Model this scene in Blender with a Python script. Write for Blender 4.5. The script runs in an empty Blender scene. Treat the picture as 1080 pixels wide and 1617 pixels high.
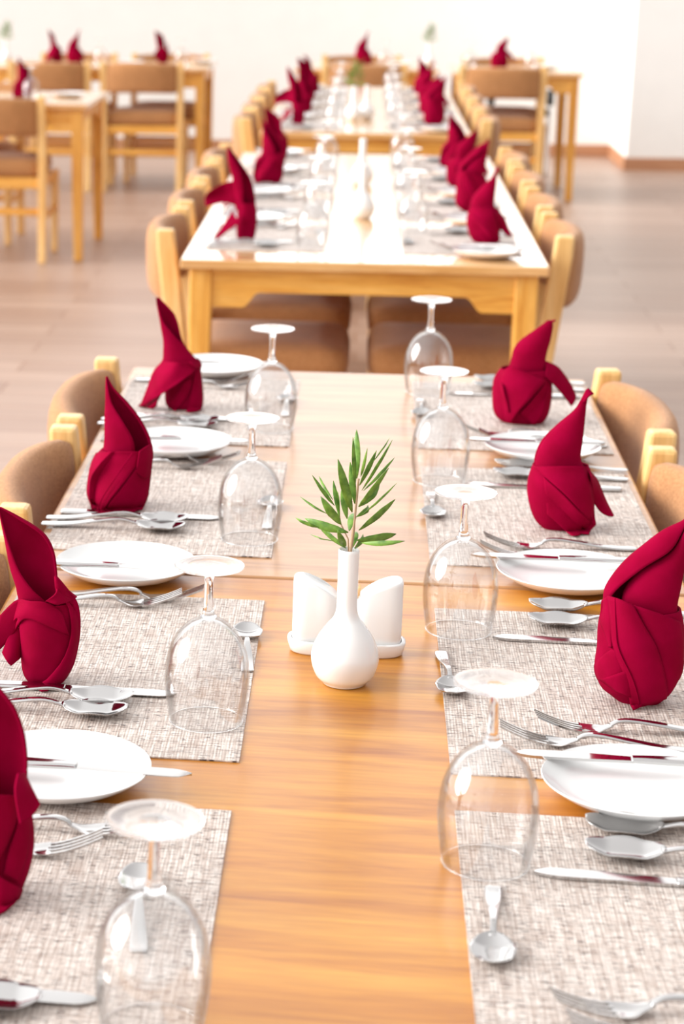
import bpy, bmesh, math, random
from mathutils import Vector, Matrix, noise
PI = math.pi
sc = bpy.context.scene
C = sc.collection
TZ = 0.75                                   # height of every table top

# ------------------------------------------------------------------ camera
cd = bpy.data.cameras.new('camera'); cam = bpy.data.objects.new('camera', cd); C.objects.link(cam)
sc.camera = cam
cd.sensor_fit = 'AUTO'; cd.sensor_width = 36.0
cd.lens = 3348.03 / 1617 * 36
cd.shift_x = (540 - 73.33) / 1617
cd.shift_y = 0.0
cd.clip_start = 0.05; cd.clip_end = 200
_p, _y, _r = 0.2632, -0.1455, 0.0003
fw = Vector((math.sin(_y)*math.cos(_p), math.cos(_y)*math.cos(_p), -math.sin(_p)))
rt = Vector((math.cos(_y), -math.sin(_y), 0)); up = rt.cross(fw)
r2 = math.cos(_r)*rt + math.sin(_r)*up; u2 = -math.sin(_r)*rt + math.cos(_r)*up
cam.matrix_world = Matrix((( r2.x, u2.x, -fw.x, -0.0071), (r2.y, u2.y, -fw.y, 0.0), (r2.z, u2.z, -fw.z, TZ+0.7477), (0,0,0,1)))
cd.dof.use_dof = True; cd.dof.focus_distance = 2.22; cd.dof.aperture_fstop = 7.5
# ------------------------------------------------------------------ light
sc.view_settings.view_transform = 'Standard'; sc.view_settings.look = 'None'
sc.view_settings.gamma = 1.0; sc.view_settings.exposure = 0.30
try: sc.view_settings.use_curve_mapping = False
except Exception: pass
w = bpy.data.worlds.new('daylight'); sc.world = w; w.use_nodes = True
nt = w.node_tree; nt.nodes.clear()
wo = nt.nodes.new('ShaderNodeOutputWorld'); bg = nt.nodes.new('ShaderNodeBackground')
tc = nt.nodes.new('ShaderNodeTexCoord'); sep = nt.nodes.new('ShaderNodeSeparateXYZ')
rp = nt.nodes.new('ShaderNodeValToRGB'); mr = nt.nodes.new('ShaderNodeMapRange')
nt.links.new(tc.outputs['Generated'], sep.inputs[0]); nt.links.new(sep.outputs['X'], mr.inputs['Value'])
mr.inputs['From Min'].default_value = -1; mr.inputs['From Max'].default_value = 1
rp.color_ramp.elements[0].position = 0.0; rp.color_ramp.elements[0].color = (1.0, 1.0, 1.0, 1)
rp.color_ramp.elements[1].position = 1.0; rp.color_ramp.elements[1].color = (0.22, 0.215, 0.22, 1)
_e = rp.color_ramp.elements.new(0.55); _e.color = (0.52, 0.51, 0.505, 1)
nt.links.new(mr.outputs[0], rp.inputs[0]); 
_m1 = nt.nodes.new('ShaderNodeMath'); _m1.operation = 'MAXIMUM'; _m1.inputs[1].default_value = 0; nt.links.new(sep.outputs['Y'], _m1.inputs[0])
_m2 = nt.nodes.new('ShaderNodeMath'); _m2.operation = 'POWER'; _m2.inputs[1].default_value = 14; nt.links.new(_m1.outputs[0], _m2.inputs[0])
_m3 = nt.nodes.new('ShaderNodeMath'); _m3.operation = 'MULTIPLY_ADD'; _m3.inputs[1].default_value = 3.6; _m3.inputs[2].default_value = 1.85; nt.links.new(_m2.outputs[0], _m3.inputs[0])
nt.links.new(_m3.outputs[0], bg.inputs['Strength'])
nt.links.new(rp.outputs[0], bg.inputs['Color'])
nt.links.new(bg.outputs[0], wo.inputs['Surface'])
sl = bpy.data.lights.new('window_sun', 'SUN'); sl.energy = 3.9; sl.angle = math.radians(40); sl.color = (1, .98, .955)
so = bpy.data.objects.new('window_sun', sl); C.objects.link(so)
so.rotation_euler = Vector((-1.0, -0.12, 0.36)).to_track_quat('Z', 'Y').to_euler()
sc.cycles.transparent_max_bounces = 48
sc.cycles.max_bounces = 24; sc.cycles.transmission_bounces = 20; sc.cycles.glossy_bounces = 20; sc.cycles.diffuse_bounces = 5
sc.cycles.use_denoising = True
sc.cycles.caustics_refractive = True; sc.cycles.sample_clamp_indirect = 6

# ------------------------------------------------------------------ node helpers
def mat(name):
    m = bpy.data.materials.new(name); m.use_nodes = True
    n = m.node_tree; b = n.nodes['Principled BSDF']
    return m, n, b
def coords(n, scale=(1,1,1), rot=(0,0,0), out='Object'):
    t = n.nodes.new('ShaderNodeTexCoord'); mp = n.nodes.new('ShaderNodeMapping')
    mp.inputs['Scale'].default_value = scale; mp.inputs['Rotation'].default_value = rot
    n.links.new(t.outputs[out], mp.inputs[0]); return mp.outputs[0]
def noise_tex(n, vec, scale=5, detail=3, rough=.5, dist=0):
    t = n.nodes.new('ShaderNodeTexNoise'); t.inputs['Scale'].default_value = scale
    t.inputs['Detail'].default_value = detail; t.inputs['Roughness'].default_value = rough
    t.inputs['Distortion'].default_value = dist; n.links.new(vec, t.inputs['Vector']); return t.outputs['Fac']
def ramp(n, fac, stops):
    r = n.nodes.new('ShaderNodeValToRGB'); e = r.color_ramp.elements
    while len(e) < len(stops): e.new(0.5)
    for k, (p, c) in enumerate(stops): e[k].position = p; e[k].color = (*c, 1) if len(c) == 3 else c
    n.links.new(fac, r.inputs[0]); return r.outputs[0]
def mix(n, a, b, fac, mode='MIX'):
    m = n.nodes.new('ShaderNodeMix'); m.data_type = 'RGBA'; m.blend_type = mode
    for v, s in ((fac, 0), (a, 6), (b, 7)):
        if isinstance(v, (int, float)): m.inputs[s].default_value = v
        elif isinstance(v, tuple): m.inputs[s].default_value = (*v, 1)
        else: n.links.new(v, m.inputs[s])
    return m.outputs[2]
def bump(n, b, h, strength=.3, dist=.001):
    k = n.nodes.new('ShaderNodeBump'); k.inputs['Strength'].default_value = strength
    k.inputs['Distance'].default_value = dist; n.links.new(h, k.inputs['Height']); n.links.new(k.outputs[0], b.inputs['Normal'])
def srgb(r, g, b):
    f = lambda c: (c/255/12.92) if c/255 <= .04045 else ((c/255+.055)/1.055)**2.4
    return (f(r), f(g), f(b))

def wood(name, dark, midc, light, axis='x', gloss=.3, coat=.0, s=1.0):
    m, n, b = mat(name)
    sca = {'x': (1.4, 16, 16), 'y': (16, 1.4, 16), 'z': (16, 16, 1.4)}[axis]
    v = coords(n, tuple(q*s for q in sca))
    a = noise_tex(n, v, 1.6, 5, .6, .6)
    c = ramp(n, a, [(.32, dark), (.46, midc), (.68, light)])
    fine = noise_tex(n, coords(n, tuple(q*7*s for q in sca)), 1.5, 3, .6)
    c = mix(n, c, ramp(n, fine, [(.35, (.72, .62, .5)), (.6, (1, 1, 1))]), .45, 'MULTIPLY')
    n.links.new(c, b.inputs['Base Color'])
    b.inputs['Roughness'].default_value = gloss; b.inputs['Coat Weight'].default_value = coat
    b.inputs['Coat Roughness'].default_value = .12
    bump(n, b, fine, .08, .0006)
    return m
M = {}
M['top_near'] = wood('honey wood tabletop', srgb(160,92,22), srgb(186,120,34), srgb(204,142,50), 'x', .36, .10)
M['top_far'] = wood('pale wood tabletop', srgb(148,98,56), srgb(172,122,76), srgb(188,142,94), 'x', .34, .18)  # paler, pinker wood tone, with part of the reflection painted into the colour
M['top_gloss'] = wood('glossy pale tabletop', srgb(206,150,84), srgb(222,172,110), srgb(236,192,134), 'x', .22, .9)
M['wood'] = wood('yellow beech frame', srgb(212,142,50), srgb(230,168,74), srgb(242,190,104), 'z', .4)
M['woody'] = wood('yellow beech rail', srgb(212,142,50), srgb(230,168,74), srgb(242,190,104), 'x', .4)
M['pale'] = wood('pale beech chair frame', srgb(222,172,100), srgb(236,192,124), srgb(246,212,150), 'z', .4)

def fabric_mat(name, c1, c2, sheen=.4, sc_=1.0):
    m, n, b = mat(name)
    f = noise_tex(n, coords(n, (90*sc_,)*3), 3, 4, .7); g = noise_tex(n, coords(n, (6, 6, 6)), 2, 3)
    c = mix(n, ramp(n, f, [(.3, c1), (.7, c2)]), ramp(n, g, [(.3, (.82,)*3), (.7, (1.08,)*3)]), .7, 'MULTIPLY')
    n.links.new(c, b.inputs['Base Color']); b.inputs['Roughness'].default_value = .95
    b.inputs['Sheen Weight'].default_value = sheen; b.inputs['Specular IOR Level'].default_value = .15
    bump(n, b, f, .35, .0015); return m
M['fabric'] = fabric_mat('tan brown upholstery', srgb(152,100,58), srgb(200,148,100), .2)
# napkin cloth
m, n, b = mat('crimson napkin cloth')
wv = n.nodes.new('ShaderNodeTexWave'); wv.inputs['Scale'].default_value = 420; wv.bands_direction = 'DIAGONAL'
n.links.new(coords(n), wv.inputs['Vector'])
g = noise_tex(n, coords(n, (14,)*3), 2, 3)
n.links.new(ramp(n, g, [(.3, srgb(126,0,36)), (.7, srgb(142,0,46))]), b.inputs['Base Color'])
b.inputs['Roughness'].default_value = .85; b.inputs['Specular IOR Level'].default_value = .04
b.inputs['Sheen Weight'].default_value = .0; b.inputs['Sheen Tint'].default_value = (1, .2, .4, 1)
bump(n, b, g, .25, .003); M['napkin'] = m
# placemat weave
m, n, b = mat('woven beige placemat')
ax = noise_tex(n, coords(n, (26, 420, 60)), 1.0, 2, .6)
ay = noise_tex(n, coords(n, (420, 22, 60)), 1.0, 2, .6)
big = noise_tex(n, coords(n, (3, 46, 3)), 1.5, 3, .6)
grid1 = n.nodes.new('ShaderNodeTexWave'); grid1.bands_direction = 'X'; grid1.inputs['Scale'].default_value = 110
grid2 = n.nodes.new('ShaderNodeTexWave'); grid2.bands_direction = 'Y'; grid2.inputs['Scale'].default_value = 110
for g_ in (grid1, grid2): n.links.new(coords(n), g_.inputs['Vector'])
base = mix(n, srgb(188,172,162), srgb(224,214,206), ramp(n, ay, [(.40, (0,)*3), (.6, (1,)*3)]))
base = mix(n, base, srgb(158,138,126), ramp(n, ax, [(.53, (0,)*3), (.60, (.7,)*3)]))
base = mix(n, base, srgb(70,56,56), ramp(n, noise_tex(n, coords(n, (95, 520, 60)), 1.0, 2, .55), [(.585, (0,)*3), (.64, (.95,)*3)]))
base = mix(n, base, srgb(128,106,94), ramp(n, noise_tex(n, coords(n, (520, 60, 60)), 1.0, 2, .6), [(.61, (0,)*3), (.70, (.5,)*3)]))
base = mix(n, base, ramp(n, big, [(.35, (.86,)*3), (.6, (1.04,)*3)]), .8, 'MULTIPLY')
base = mix(n, base, (.74,.70,.68), ramp(n, grid2.outputs['Fac'], [(.0, (.5,)*3), (.35, (0,)*3)]), 'MULTIPLY')
n.links.new(base, b.inputs['Base Color']); b.inputs['Roughness'].default_value = .6
bump(n, b, grid1.outputs['Fac'], .3, .0006); M['mat'] = m
# porcelain / steel / glass
m, n, b = mat('white glazed porcelain'); b.inputs['Base Color'].default_value = (.86, .86, .85, 1)
b.inputs['Roughness'].default_value = .16; b.inputs['Coat Weight'].default_value = .3; M['china'] = m
m, n, b = mat('polished steel'); b.inputs['Base Color'].default_value = (.53, .52, .515, 1)
b.inputs['Metallic'].default_value = 1; b.inputs['Roughness'].default_value = .10; M['steel'] = m
m, n, b = mat('solid clear glass'); b.inputs['Base Color'].default_value = (1, 1, 1, 1)
b.inputs['Transmission Weight'].default_value = 1; b.inputs['Roughness'].default_value = 0; b.inputs['IOR'].default_value = 1.45; M['glass'] = m
m = bpy.data.materials.new('thin blown glass'); m.use_nodes = True; n = m.node_tree; n.nodes.clear()
o = n.nodes.new('ShaderNodeOutputMaterial'); tr = n.nodes.new('ShaderNodeBsdfTransparent'); gl = n.nodes.new('ShaderNodeBsdfGlossy')
lw = n.nodes.new('ShaderNodeLayerWeight'); lw.inputs['Blend'].default_value = .12; mx = n.nodes.new('ShaderNodeMixShader')
gl.inputs['Roughness'].default_value = .02; tr.inputs['Color'].default_value = (.995, .996, .997, 1)
rr = n.nodes.new('ShaderNodeMapRange'); rr.inputs['To Min'].default_value = .08; rr.inputs['To Max'].default_value = .55
n.links.new(lw.outputs['Fresnel'], rr.inputs['Value']); n.links.new(rr.outputs[0], mx.inputs[0])
n.links.new(tr.outputs[0], mx.inputs[1]); n.links.new(gl.outputs[0], mx.inputs[2]); n.links.new(mx.outputs[0], o.inputs[0]); M['thin'] = m
# wall, floor
m, n, b = mat('cream painted plaster'); f = noise_tex(n, coords(n, (3,)*3), 2, 3)
n.links.new(ramp(n, f, [(.3, srgb(238,237,233)), (.7, srgb(241,240,236))]), b.inputs['Base Color']); b.inputs['Roughness'].default_value = .9; M['wall'] = m
m, n, b = mat('brown baseboard wood'); f = noise_tex(n, coords(n, (2, 2, 30)), 2, 3)
n.links.new(ramp(n, f, [(.3, srgb(168,116,82)), (.7, srgb(190,140,104))]), b.inputs['Base Color']); b.inputs['Roughness'].default_value = .5; M['base'] = m
m, n, b = mat('laminate plank floor')
br = n.nodes.new('ShaderNodeTexBrick'); br.inputs['Scale'].default_value = 1; br.inputs['Brick Width'].default_value = 1.2
br.inputs['Row Height'].default_value = .19; br.inputs['Mortar Size'].default_value = .004; br.inputs['Bias'].default_value = 0
br.inputs['Color1'].default_value = (*srgb(160,132,116), 1); br.inputs['Color2'].default_value = (*srgb(176,150,134), 1)
br.inputs['Mortar'].default_value = (*srgb(140,104,82), 1); n.links.new(coords(n), br.inputs['Vector'])
st = noise_tex(n, coords(n, (.8, 16, 1)), 1.4, 4, .6, .5)
c = mix(n, br.outputs['Color'], ramp(n, st, [(.3, (.78, .74, .72)), (.7, (1.12, 1.1, 1.08))]), .85, 'MULTIPLY')
n.links.new(c, b.inputs['Base Color']); b.inputs['Roughness'].default_value = .38; M['floor'] = m
m, n, b = mat('green leaf'); f = noise_tex(n, coords(n, (60,)*3), 2, 2)
n.links.new(ramp(n, f, [(.3, srgb(66,108,26)), (.7, srgb(122,160,60))]), b.inputs['Base Color']); b.inputs['Roughness'].default_value = .45; M['leaf'] = m
m, n, b = mat('pinkish twig'); b.inputs['Base Color'].default_value = (*srgb(170,140,110), 1); b.inputs['Roughness'].default_value = .8; M['twig'] = m
m, n, b = mat('toothpick wood'); b.inputs['Base Color'].default_value = (*srgb(222,176,120), 1); M['pick'] = m
m, n, b = mat('black rubber grip'); b.inputs['Base Color'].default_value = (.02, .022, .025, 1); b.inputs['Roughness'].default_value = .5; M['black'] = m

# ------------------------------------------------------------------ object helpers
def tag(o, label=None, cat=None, group=None, kind=None):
    if label: o['label'] = label
    if cat: o['category'] = cat
    if group: o['group'] = group
    if kind: o['kind'] = kind
    return o
def empty(name, loc=(0,0,0), rz=0):
    o = bpy.data.objects.new(name, None); C.objects.link(o); o.location = loc; o.rotation_euler = (0, 0, rz)
    o.empty_display_size = .05; return o
def obj(name, bm, m, parent=None, smooth=True, solid=0, bevel=0, subsurf=0, angle=None):
    bmesh.ops.recalc_face_normals(bm, faces=bm.faces[:])
    me = bpy.data.meshes.new(name); bm.to_mesh(me); bm.free()
    if smooth:
        for p in me.polygons: p.use_smooth = True
        if angle: me.set_sharp_from_angle(angle=math.radians(angle))
    me.materials.append(M[m] if isinstance(m, str) else m)
    o = bpy.data.objects.new(name, me); C.objects.link(o); o.parent = parent
    if solid:
        k = o.modifiers.new('thickness', 'SOLIDIFY'); k.thickness = abs(solid); k.offset = -1 if solid > 0 else 0
    if bevel:
        k = o.modifiers.new('edge', 'BEVEL'); k.width = bevel; k.segments = 2; k.limit_method = 'ANGLE'
    if subsurf:
        k = o.modifiers.new('smooth', 'SUBSURF'); k.levels = subsurf; k.render_levels = subsurf
    return o
def copy_tree(o, parent=None):
    c = o.copy(); C.objects.link(c); c.parent = parent
    for ch in list(o.children): copy_tree(ch, c)
    return c
def box(bm, x0, x1, y0, y1, z0, z1):
    v = [bm.verts.new(p) for p in ((x0,y0,z0),(x1,y0,z0),(x1,y1,z0),(x0,y1,z0),(x0,y0,z1),(x1,y0,z1),(x1,y1,z1),(x0,y1,z1))]
    for f in ((0,3,2,1),(4,5,6,7),(0,1,5,4),(1,2,6,5),(2,3,7,6),(3,0,4,7)): bm.faces.new([v[k] for k in f])
def lathe(bm, prof, seg=40, cx=0, cy=0, closed=False, sx=1, sy=1):
    rings = []
    for r, z in prof:
        if r < 1e-6: rings.append([bm.verts.new((cx, cy, z))])
        else: rings.append([bm.verts.new((cx+r*sx*math.cos(2*PI*k/seg), cy+r*sy*math.sin(2*PI*k/seg), z)) for k in range(seg)])
    prs = list(zip(rings, rings[1:]))
    if closed: prs.append((rings[-1], rings[0]))
    for a, b_ in prs:
        for k in range(seg):
            k2 = (k+1) % seg
            if len(a) == 1 and len(b_) == 1: continue
            if len(a) == 1: bm.faces.new((a[0], b_[k2], b_[k]))
            elif len(b_) == 1: bm.faces.new((a[k], a[k2], b_[0]))
            else: bm.faces.new((a[k], a[k2], b_[k2], b_[k]))
def grid(bm, rows, close=False):
    V = [[bm.verts.new(p) for p in r] for r in rows]
    for a, b_ in zip(V, V[1:]):
        m_ = len(a)
        for k in range(m_ if close else m_-1):
            bm.faces.new((a[k], a[(k+1) % m_], b_[(k+1) % m_], b_[k]))
    return V
def tube(bm, pts, r, seg=10, caps=True):
    pts = [Vector(p) for p in pts]; rings = []
    rr_ = r if isinstance(r, (list, tuple)) else [r]*len(pts)
    for i, p in enumerate(pts):
        t = (pts[min(i+1, len(pts)-1)] - pts[max(i-1, 0)]).normalized()
        a = t.orthogonal() if abs(t.z) > .9 else t.cross(Vector((0,0,1)))
        a.normalize()
        if i and a.dot(pa) < 0: a = -a
        pa = a; b_ = t.cross(a).normalized()
        rings.append([p + rr_[i]*(math.cos(2*PI*k/seg)*a + math.sin(2*PI*k/seg)*b_) for k in range(seg)])
    V = grid(bm, rings, True)
    if caps: bm.faces.new(V[0][::-1]); bm.faces.new(V[-1])
def cr(pts, n):
    """Catmull-Rom through tuples of any length, n samples in all."""
    m_ = len(pts)-1; out = []
    for i in range(n):
        t = i/(n-1)*m_; k = min(int(t), m_-1); f = t-k
        p0 = pts[max(k-1, 0)]; p1 = pts[k]; p2 = pts[k+1]; p3 = pts[min(k+2, m_)]
        out.append(tuple(.5*((2*b)+(c-a)*f+(2*a-5*b+4*c-d)*f*f+(3*b-a-3*c+d)*f**3) for a, b, c, d in zip(p0, p1, p2, p3)))
    return out

# ------------------------------------------------------------------ room
def struct(name, bm, m, parent=None, **k): return tag(obj(name, bm, m, parent, smooth=False, **k), kind='structure')
bm = bmesh.new(); box(bm, -9, 5, -1.5, 15.95, -.1, 0); struct('floor', bm, 'floor')
bm = bmesh.new(); box(bm, -9, 5, 15.8, 16.0, -.05, 1.95); struct('wall_back', bm, 'wall')
bm = bmesh.new(); box(bm, 1.77, 5, 14.86, 15.8, -.05, 3.3); struct('wall_right', bm, 'wall')
bm = bmesh.new(); box(bm, -9, 1.765, 15.785, 15.8, 0, .085); struct('baseboard_back', bm, 'base', bevel=.004)
bm = bmesh.new(); box(bm, 1.755, 5, 14.845, 14.86, 0, .085); box(bm, 1.755, 1.77, 14.86, 15.785, 0, .085); struct('baseboard_right', bm, 'base')

# ------------------------------------------------------------------ tables
def make_table(x0, x1, y0, y1, top, label, group=None, name='dining_table', axis='x'):
    t = tag(empty(name, ((x0+x1)/2, (y0+y1)/2, 0)), label, 'table', group)
    hx, hy = (x1-x0)/2, (y1-y0)/2
    bm = bmesh.new(); box(bm, -hx, hx, -hy, hy, TZ-.024, TZ); obj('tabletop', bm, top, t, smooth=False, bevel=.004)
    L = .055; ix, iy = hx-.022, hy-.022
    for sx in (-1, 1):
        for sy in (-1, 1):
            bm = bmesh.new(); rows = []
            for z, w_ in ((0, .040), (.30, .050), (TZ-.11, L), (TZ-.0245, L)):
                xa, ya = sx*ix, sy*iy
                rows.append([(xa, ya, z), (xa-sx*w_, ya, z), (xa-sx*w_, ya-sy*w_, z), (xa, ya-sy*w_, z)])
            V = grid(bm, rows, True); bm.faces.new(V[0]); bm.faces.new(V[-1])
            obj('leg', bm, 'wood', t, smooth=False, bevel=.005)
    def apron(ln, horizontal, at):
        bm = bmesh.new(); h1, h2, zt = .095, .058, TZ-.0245; pts = []
        prof = [(-ln/2, h1), (-ln/2+.075, h1)] + [(-ln/2+.075+.04*k/6, h1-(h1-h2)*(3*(k/6)**2-2*(k/6)**3)) for k in range(1, 7)]
        prof = prof + [(-a, h) for a, h in reversed(prof)]
        for off in (0, .02):
            ring = []
            for a, h in prof: ring.append((a, h, off))
            pts.append(ring)
        V = []
        for ring in pts:
            tops = []; bots = []
            for a, h, off in ring:
                if horizontal: P = lambda z: (a, at+off*(1 if at < 0 else -1), z)
                else: P = lambda z: (at+off*(1 if at < 0 else -1), a, z)
                tops.append(bm.verts.new(P(zt))); bots.append(bm.verts.new(P(zt-h)))
            V.append((tops, bots))
        for k in range(len(prof)-1):
            for tp, bt in V: bm.faces.new((tp[k], tp[k+1], bt[k+1], bt[k]))
            bm.faces.new((V[0][1][k], V[0][1][k+1], V[1][1][k+1], V[1][1][k]))
            bm.faces.new((V[0][0][k], V[0][0][k+1], V[1][0][k+1], V[1][0][k]))
        for k in (0, -1): bm.faces.new((V[0][0][k], V[0][1][k], V[1][1][k], V[1][0][k]))
        obj('apron', bm, 'woody', t, smooth=False)
    apron(2*(ix-L), True, -iy+.008); apron(2*(ix-L), True, iy-.008)
    apron(2*(iy-L), False, -ix+.008); apron(2*(iy-L), False, ix-.008)
    return t
G1 = None
make_table(-.40, .40, 1.18, 2.4785, 'top_near', 'honey wood dining table carrying the white vase, nearest table')
make_table(-.40, .40, 2.4835, 3.775, 'top_far', 'pale wood dining table with reflection tint joined behind the one with the vase')
make_table(-.431, .449, 5.13, 6.49, 'top_gloss', 'dining table with shaped apron facing the front table, across the gap')
make_table(-.431, .449, 6.494, 7.85, 'top_gloss', 'dining table joined to the back of the second row table')
make_table(-.41, .43, 8.73, 10.09, 'top_gloss', 'near dining table of the third run, before the wall')
make_table(-.41, .43, 10.094, 11.55, 'top_gloss', 'rear dining table of the third run in the middle')
make_table(-2.65, -1.295, 10.10, 10.98, 'top_gloss', 'separate dining table at the left, nearer of the two there')
make_table(-2.40, -.94, 13.12, 13.95, 'top_gloss', 'dining table against the back wall at the left')
make_table(-.42, .44, 13.15, 13.95, 'top_gloss', 'dining table by the back wall behind the middle run')
make_table(.52, 1.27, 12.95, 13.80, 'top_gloss', 'dining table by the back wall at the right')

# ------------------------------------------------------------------ chairs (local: sitter looks along +y, back of chair at y=0)
def make_chair():
    t = empty('dining_chair')
    W = .235
    for s in (-1, 1):       # rear posts
        bm = bmesh.new(); rows = []
        for z, y, dx, dy in ((0, -.015, .018, .020), (.25, .0, .019, .023), (.46, .0, .020, .026), (.62, -.020, .019, .025), (.74, -.036, .019, .024), (.792, -.040, .019, .022)):
            cx = s*W
            rows.append([(cx-dx, y-dy, z), (cx+dx, y-dy, z), (cx+dx, y+dy, z), (cx-dx, y+dy, z)])
        V = grid(bm, rows, True); bm.faces.new(V[0]); bm.faces.new(V[-1])
        obj('rear_post', bm, 'pale', t, smooth=False, bevel=.006)
        bm = bmesh.new(); rows = []
        for z, w_ in ((0, .016), (.41, .021)):
            cx, cy = s*W, .40
            rows.append([(cx-w_, cy-w_, z), (cx+w_, cy-w_, z), (cx+w_, cy+w_, z), (cx-w_, cy+w_, z)])
        V = grid(bm, rows, True); bm.faces.new(V[0]); bm.faces.new(V[-1])
        obj('front_leg', bm, 'pale', t, smooth=False, bevel=.005)
        bm = bmesh.new(); box(bm, s*W-.011, s*W+.011, .022, .382, .36, .41); obj('side_rail', bm, 'woody', t, smooth=False, bevel=.003)
        bm = bmesh.new(); box(bm, s*W-.009, s*W+.009, .018, .386, .20, .235); obj('stretcher', bm, 'woody', t, smooth=False, bevel=.003)
    for y0, z0, h, nm in ((-.008, .355, .05, 'back_rail'), (.39, .36, .05, 'front_rail'), (.19, .20, .03, 'stretcher'), (-.008, .23, .03, 'stretcher')):
        bm = bmesh.new(); box(bm, -W+.018, W-.018, y0, y0+.02, z0, z0+h); obj(nm, bm, 'woody', t, smooth=False, bevel=.003)
    # back cushion: curved padded slab bulging backwards
    bm = bmesh.new(); rows = []; n_ = 25; ring = 20
    for i in range(n_):
        u = -1+2*i/(n_-1); x = u*(W-.016); y = -.032-.046*(1-abs(u)**2.4)
        dyx = 0
        e = 1-abs(u)**14*.5; row = []
        for k in range(ring):
            a = 2*PI*k/ring; ca, sa = math.cos(a), math.sin(a)
            sy_ = math.copysign(abs(ca)**.6, ca)*.030*e; szz = math.copysign(abs(sa)**.6, sa)*.090*(e*.2+.8)
            row.append((x, y+sy_ - .10*(szz)*.3, .690+szz+.006*(1-u*u)))
        rows.append(row)
    V = grid(bm, rows, True); bm.faces.new(V[0]); bm.faces.new(V[-1])
    obj('back_cushion', bm, 'fabric', t)
    # seat cushion
    bm = bmesh.new(); rows = []
    prof = [(.94, 0, .408), (1.0, 0, .425), (1.015, 0, .45), (.99, 0, .472), (.93, 0, .487), (.6, 0, .497), (.2, 0, .50)]
    for s_, _, z in prof:
        row = []
        for k in range(48):
            a = 2*PI*k/48; ca, sa = math.cos(a), math.sin(a); q = .22
            row.append((math.copysign(abs(ca)**q, ca)*.225*s_, .215+math.copysign(abs(sa)**q, sa)*.215*s_, z))
        rows.append(row)
    V = grid(bm, rows, True); bm.faces.new(V[0]); bm.faces.new(V[-1])
    obj('seat_cushion', bm, 'fabric', t)
    return t
chair_first = []
def chair(x, y, rz, label, group, dep=1.0):
    if not chair_first: t = make_chair(); chair_first.append(t)
    else: t = copy_tree(chair_first[0])
    t.location = (x, y, 0); t.rotation_euler = (0, 0, rz); t.scale = (1, dep, 1)
    return tag(t, label, 'chair', group)
LR = -PI/2; RL = PI/2       # facing +x / facing -x
near = ['nearest', 'second', 'third', 'farthest']
for k, y in enumerate((2.25, 2.855, 3.40)):
    chair(-.397, y, LR, 'brown cushioned wooden chair, %s along the left of the front tables' % ('nearest', 'middle', 'farthest')[k], 'chairs left of the front tables', .91)
for k, y in enumerate((2.28, 2.84, 3.42)):
    chair(.404, y, RL+(.06 if k == 2 else 0), 'brown cushioned wooden chair, %s along the right of the front tables' % ('nearest', 'middle', 'farthest')[k], 'chairs right of the front tables', .91)
for k, y in enumerate((5.60, 6.22, 6.86, 7.50)):
    chair(-.448, y, LR, 'brown padded chair, %s on the left of the second run of tables' % near[k], 'chairs left of the second run')
    chair(.464, y+.02, RL, 'brown padded chair, %s on the right of the second run of tables' % near[k], 'chairs right of the second run')
for k, y in enumerate((9.15, 9.80, 10.45, 11.10)):
    chair(-.44, y, LR, 'brown padded chair, %s on the left of the third run of tables' % near[k], 'chairs left of the third run')
    chair(.46, y+.02, RL, 'brown padded chair, %s on the right of the third run of tables' % near[k], 'chairs right of the third run')
chair(-1.735, 10.06, 0, 'chair with its back to the camera at the separate left table', 'chairs seen from behind')
chair(-1.335, 13.08, 0, 'chair seen from behind at the right end of the back left table', 'chairs seen from behind')
chair(-1.90, 13.08, 0, 'chair seen from behind, second from the right at the back left table', 'chairs seen from behind')
chair(.0, 13.11, 0, 'chair seen from behind at the table behind the middle run', 'chairs seen from behind')
chair(.80, 12.91, 0, 'chair seen from behind at the back right table', 'chairs seen from behind')
for x, y, l in ((-1.25, 14.02, 'right chair across the back left table, facing the camera'), (-1.85, 14.02, 'left chair across the back left table, facing the camera'),
                (-.02, 14.02, 'chair against the back wall behind the middle table, facing the camera'), (.86, 13.88, 'chair across the back right table, facing the camera'),
                (-2.0, 11.05, 'chair across the separate left table, facing the camera')):
    chair(x, y, PI, l, 'chairs facing the camera')

# chrome framed chair behind the right table
t = tag(empty('metal_frame_chair', (1.02, 14.35, 0)), 'metal framed chair with black grips behind the back right table', 'chair')
for s in (-1, 1):
    bm = bmesh.new(); pts = cr([(s*.19-.0, .10, .0), (s*.19, .08, .35), (s*.185, .04, .60), (s*.17, -.06, .70), (s*.13, -.14, .70)], 20); tube(bm, pts, .013)
    obj('frame_tube', bm, 'china', t)
    bm = bmesh.new(); tube(bm, [(s*.19, .078, .46), (s*.187, .055, .56)], .024, 14); obj('grip', bm, 'black', t)
bm = bmesh.new(); box(bm, -.175, .175, -.1, .14, .40, .44); obj('seat', bm, 'black', t, smooth=False, bevel=.01)

# ------------------------------------------------------------------ tableware prototypes
def off_scene(o): return o
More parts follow.
